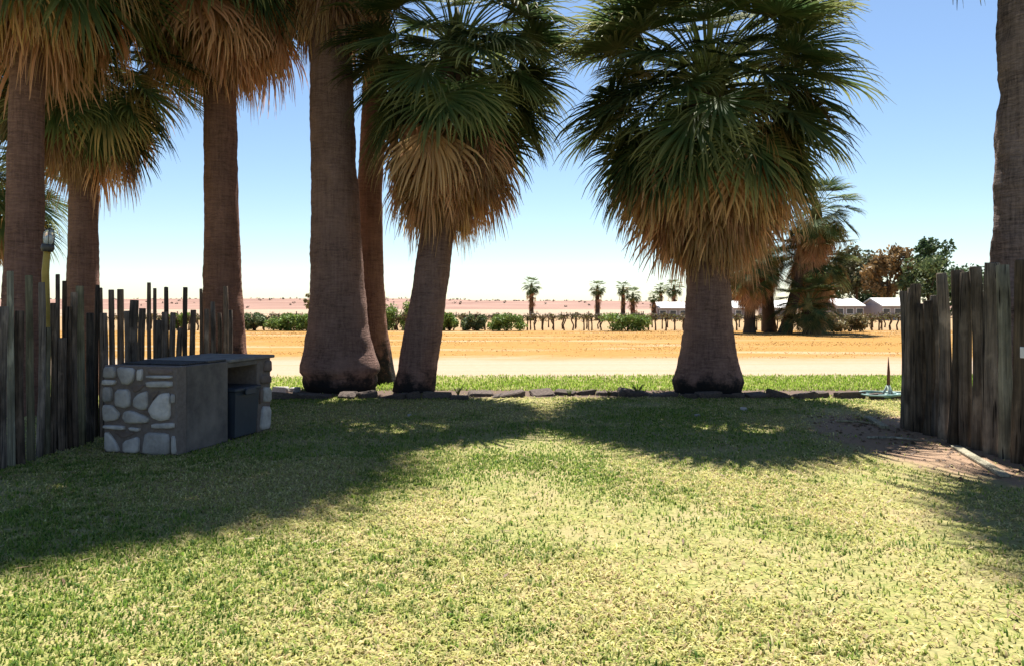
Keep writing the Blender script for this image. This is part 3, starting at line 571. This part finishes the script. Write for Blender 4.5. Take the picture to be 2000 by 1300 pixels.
# ------------------------------------------------------------------ stone edging along the lawn
ed = empty('stone_edging', (0, 14.2, 0), 'low row of rough dark stones edging the lawn between the palms', 'edging')
def rock_mesh(seed):
    import bmesh
    r = random.Random(seed); bm = bmesh.new(); bmesh.ops.create_cube(bm, size=2)
    for v in bm.verts: v.co = Vector((v.co.x * r.uniform(.8, 1.05), v.co.y * r.uniform(.75, 1.05), v.co.z * r.uniform(.7, 1.05)))
    bmesh.ops.bevel(bm, geom=bm.edges[:], offset=.3, segments=2, affect='EDGES', profile=.6)
    for v in bm.verts: v.co += Vector((r.uniform(-.07, .07), r.uniform(-.07, .07), r.uniform(-.09, .09)))
    m = bpy.data.meshes.new('stone'); bm.to_mesh(m); bm.free(); m.materials.append(M['rock']); return m
RK = [rock_mesh(i) for i in range(8)]
x = -4.7
while x < 7.0:
    ln = rng.uniform(.22, .6); yy = -1.2 + .06 * math.sin(x * 1.7) + rng.uniform(-.14, .14) + (.35 if -.9 < x < 2.5 else 0)
    ob('stone', rng.choice(RK), ed, (x + ln / 2, yy, .01), (rng.uniform(-.25, .25), rng.uniform(-.2, .2), rng.uniform(-.6, .6) + (math.pi if rng.random() < .5 else 0)), (ln * .53, rng.uniform(.11, .17), rng.uniform(.05, .12)))
    x += ln * rng.uniform(.8, 1.2)
# loose stones
PK = []
for m_ in RK[:3]:
    q_ = m_.copy(); q_.materials.clear(); q_.materials.append(M['stone']); PK.append(q_)
for i, (px, py, s, lab) in enumerate(((548, 766, .15, 'reddish stone lying just right of the barbecue'), (576, 764, .1, 'smaller stone between barbecue and thickest trunk'), (800, 812, .035, 'small pale stone on the shaded lawn below leaning palm'), (1452, 800, .05, 'small pale stone in shade right of the broad palm trunk'), (1362, 812, .04, 'small pale stone in shade in front of broad palm trunk'))):
    d = gd(py); tag(ob('stone', rng.choice(PK), None, (gx(px, d), d, s * .3), (0, 0, i), (s, s * .8, s * .55)), lab, 'stone')

# garden stake with hose
hd = 13.0; st = empty('garden_stake', (gx(1735, hd), hd, 0), 'thin pointed rusty stake standing in the hose coil', 'stake')
ob('spike', mesh('spike', *tube([(0, 0, .2), (.005, 0, .45), (0, 0, .72)], [.03, .025, .005], 8), M['rust']), st)
ob('stand', mesh('stand', *joinvf([tube([(0, 0, .24), (.12 * math.cos(a), .12 * math.sin(a), 0)], [.025, .018], 6) for a in (.3, 2.4, 4.5)] ), M['verdigris']), st)
hp = []
for i in range(150):
    a = i * .22; rr = .12 + .05 * math.sin(i * .13) + .0018 * i; hp.append((rr * 1.1 * math.cos(a) + .06 * math.sin(i * .09) - .1, rr * math.sin(a) * .9 + .07 * math.cos(i * .071), .02 + .012 * (1 + math.sin(i * .37)) + .0004 * i))
tag(ob('garden_hose', mesh('garden_hose', *tube(hp, .016, 6), M['hose']), None, (gx(1735, hd) - .02, hd, 0)), 'teal garden hose coiled on the ground by the right fence', 'hose')
# planks and debris along the right fence
def plank(a, b, wd, th, lab):
    a = Vector(a); b = Vector(b); L = (b - a).length
    o = ob('plank', box_mesh('plank', 0, L, -wd / 2, wd / 2, 0, th, M['wood_pale'], .006), None, a); o.rotation_euler = (0, 0, math.atan2(b.y - a.y, b.x - a.x)); tag(o, lab, 'plank')
plank((4.62, 6.95, .002), (5.02, 8.4, .002), .1, .03, 'weathered plank lying along foot of the right fence')
plank((4.88, 9.7, .002), (5.08, 10.6, .002), .1, .04, 'short weathered board at far end of the right fence')
for i, (a, b, lab) in enumerate((((4.5, 10.3), (5.0, 9.9), 'dry stick on bare earth by far end of right fence'), ((4.3, 9.0), (4.9, 8.75), 'thin dry stick on bare earth halfway along right fence'))):
    o = ob('stick', mesh('stick', *tube([(a[0], a[1], .016), ((a[0] + b[0]) / 2, (a[1] + b[1]) / 2 + .04, .03), (b[0], b[1], .016)], [.016, .014, .008], 6), M['wood_pale'])); tag(o, lab, 'stick')

# ------------------------------------------------------------------ grass
N1, N2, N3 = lattice(101), lattice(102), lattice(103)
def blades(name, rects, hgt, wid, cg, cs, bias, seed, label, mask=None, lean=.8):
    r = np.random.default_rng(seed); P = []
    for x0, x1, y0, y1, n in rects: P.append(np.stack([r.uniform(x0, x1, n), r.uniform(y0, y1, n)], 1))
    P = np.vstack(P); P = P[np.abs(P[:, 0]) < .73 * P[:, 1] + 1.6]
    if mask is not None: P = P[r.random(len(P)) < mask(P[:, 0], P[:, 1])]
    x, y = P.T; n = len(P)
    clump = N1(x * 14, y * 14); patch = N2(x * 1.6, y * 1.6); big = N3(x * .45, y * .45)
    g_ = (clump - .5) * .9 + (patch - .5) * 1.0 + (big - .5) * 1.2 + bias + r.normal(size=n) * .22
    f = np.clip(g_ * 2.1 + .5, 0, 1)[:, None]
    col = np.array(cs)[r.integers(0, len(cs), n)] * (1 - f) + np.array(cg)[r.integers(0, len(cg), n)] * f
    col = col * (0.7 + .6 * r.random((n, 1)))
    h = hgt * (.5 + .9 * r.random(n)) * (.75 + .6 * clump); a = r.uniform(0, 6.283, n); ln = lean * (.3 + r.random(n)) * (1.5 - .8 * f[:, 0]); wv = wid * (.6 + .8 * r.random(n)) * (1 + .06 * np.maximum(y - 5, 0))
    b = np.stack([x, y, np.full(n, -.004)], 1); dirn = np.stack([np.cos(a), np.sin(a), np.zeros(n)], 1); sd_ = np.stack([-np.sin(a), np.cos(a), np.zeros(n)], 1)
    m = b + dirn * (h * ln * .35)[:, None]; m[:, 2] = h * .6; t = b + dirn * (h * ln)[:, None]; t[:, 2] = h * (1.05 - .35 * np.minimum(ln, 1.2))
    wv = wv[:, None]
    V = np.stack([b - sd_ * wv, b + sd_ * wv, m + sd_ * wv * .8, m - sd_ * wv * .8, t], 1).reshape(-1, 3)
    i = np.arange(n)[:, None] * 5; T = np.vstack([i + [0, 1, 2], i + [0, 2, 3], i + [3, 2, 4]])
    o = ob(name, fast_mesh(name, V, T, M['grass'], {'col': np.repeat(col, 5, 0)}, 3)); tag(o, label, 'grass', kind='stuff'); return o
def lawn_mask(x, y):
    rr = ((x - 5.0) / 1.2) ** 2 + ((y - 8.7) / 2.6) ** 2 + (N2(x * 2.2, y * 2.2) - .5) * 1.4
    m = np.clip((rr - .5) / .8, .04, 1); thin = np.clip(1.25 - 1.1 * np.clip(N3(x * .9 + 30, y * .9) - .45, 0, 1) * 2.2, .3, 1)
    bed = np.clip((np.abs(y - 13.75) + (N2(x * 2.2 + 9, y * 2.2) - .5) * .6 - .45) / .35, .03, 1); bed = np.where(np.abs(x - 1) > 6.4, 1, bed)
    return m * thin * bed
GR = [(0.14, 0.225, 0.035), (0.19, 0.26, 0.045), (0.08, 0.155, 0.025), (0.24, 0.29, 0.065)]; ST = [(0.47, 0.43, 0.15), (0.64, 0.57, 0.27), (0.46, 0.35, 0.19), (0.37, 0.38, 0.1)]
blades('lawn_grass', [(-4.5, 4.5, 2.4, 5, 95000), (-6.5, 6.5, 5, 8, 120000), (-9, 9, 8, 14, 150000)], .025, .005, GR, ST, .05, 1, 'short mown lawn of mixed green and straw coloured grass', lawn_mask, 1.3)
blades('verge_grass', [(-14, 14, 14.1, 17.2, 60000)], .05, .005, [(0.2, 0.31, 0.04), (0.26, 0.34, 0.06)], [(0.32, 0.36, 0.09), (0.4, 0.4, 0.13)], .5, 2, 'strip of sunlit green grass beyond the stone edging', lambda x, y: np.clip(.5 + .05 * x + (16.6 - y) * .4, .05, 1))
blades('dry_field_grass', [(-34, 34, 23, 50, 60000)], .026, .008, [(0.3, 0.165, 0.04), (0.27, 0.145, 0.03)], [(0.36, 0.22, 0.07), (0.32, 0.18, 0.045)], 0, 3, 'golden dry grass covering the field before the vineyard', lambda x, y: np.clip((N2(x * .15, y * .9) - .4) * 2.5, .04, 1), 1.6)
# weeds at the edging
for i, (px, s, lab) in enumerate(((895, .18, 'small dark weed at left end of the stone edging'), (1112, .13, 'small weed in the middle of the stone edging'), (1245, .26, 'grassy dark weed near the right end of the stone edging'), (1190, .12, 'tiny weed on the edging left of the grassy one'))):
    r = random.Random(i); P = []
    for k in range(16):
        a = r.uniform(0, 6.28); L = s * r.uniform(.6, 1.2); P.append(tube([(0, 0, 0), (L * .25 * math.cos(a), L * .25 * math.sin(a), L * .6), (L * .55 * math.cos(a), L * .55 * math.sin(a), L * .85)], [.009, .008, .001], 3))
    tag(ob('weed', mesh('weed', *joinvf(P), M['frond']), None, (gx(px, 13.3), 13.3, 0)), lab, 'weed')
# fallen frond scraps
r = np.random.default_rng(77); n = 1500; px_ = np.concatenate([r.uniform(-5, 5.2, n // 2), r.normal(0, 1.6, n // 2) + r.choice([-3, -1.8, 3.6, 4.8], n // 2)]); py_ = np.concatenate([r.uniform(3, 13, n // 2), r.uniform(8.5, 14.2, n // 2)])
a = r.uniform(0, 6.283, n); L = r.uniform(.012, .07, n); wd = r.uniform(.003, .009, n); z = r.uniform(.012, .03, n)
c_ = np.stack([px_, py_, z], 1); dv = np.stack([np.cos(a), np.sin(a), r.uniform(-.25, .25, n)], 1) * L[:, None]; sv2 = np.stack([-np.sin(a), np.cos(a), r.uniform(-.3, .3, n)], 1) * wd[:, None]
V = np.stack([c_ - dv, c_ + sv2, c_ + dv, c_ - sv2], 1).reshape(-1, 3); cc = np.array([(0.3, 0.2, 0.11), (0.42, 0.33, 0.2), (0.16, 0.1, 0.06)])[r.integers(0, 3, n)]
tag(ob('leaf_litter', fast_mesh('leaf_litter', V, np.arange(4 * n).reshape(-1, 4), M['leaves'], {'col': np.repeat(cc, 4, 0)})), 'small dry frond scraps scattered over the lawn', 'litter', kind='stuff')
r = np.random.default_rng(78); bm_pts = []
n = 420; cx_ = 4.75 + r.normal(0, .45, n); cy_ = r.uniform(6.8, 10.8, n); V = []; T = []
for x_, y_ in zip(cx_, cy_):
    k = r.uniform(.006, .03); b0 = len(V); pts = [(1, 0, 0), (-.5, .87, 0), (-.5, -.87, 0), (.2, .1, .9), (-.9, 0, .4), (.4, -.7, .5)]
    V += [(x_ + p[0] * k * r.uniform(.7, 1.3), y_ + p[1] * k * r.uniform(.7, 1.3), p[2] * k - .003) for p in pts]
    T += [(b0, b0 + 1, b0 + 3), (b0 + 1, b0 + 4, b0 + 3), (b0 + 4, b0 + 2, b0 + 3), (b0 + 2, b0 + 5, b0 + 3), (b0 + 5, b0, b0 + 3)]
cols = np.repeat(np.array([(0.2, 0.125, 0.08), (0.3, 0.2, 0.135), (0.14, 0.09, 0.06)])[r.integers(0, 3, n)], 6, 0)
tag(ob('soil_clods', fast_mesh('soil_clods', np.array(V), np.array(T), M['grass'], {'col': cols}, 3)), 'loose clods on the bare earth by the right fence', 'soil', kind='stuff')
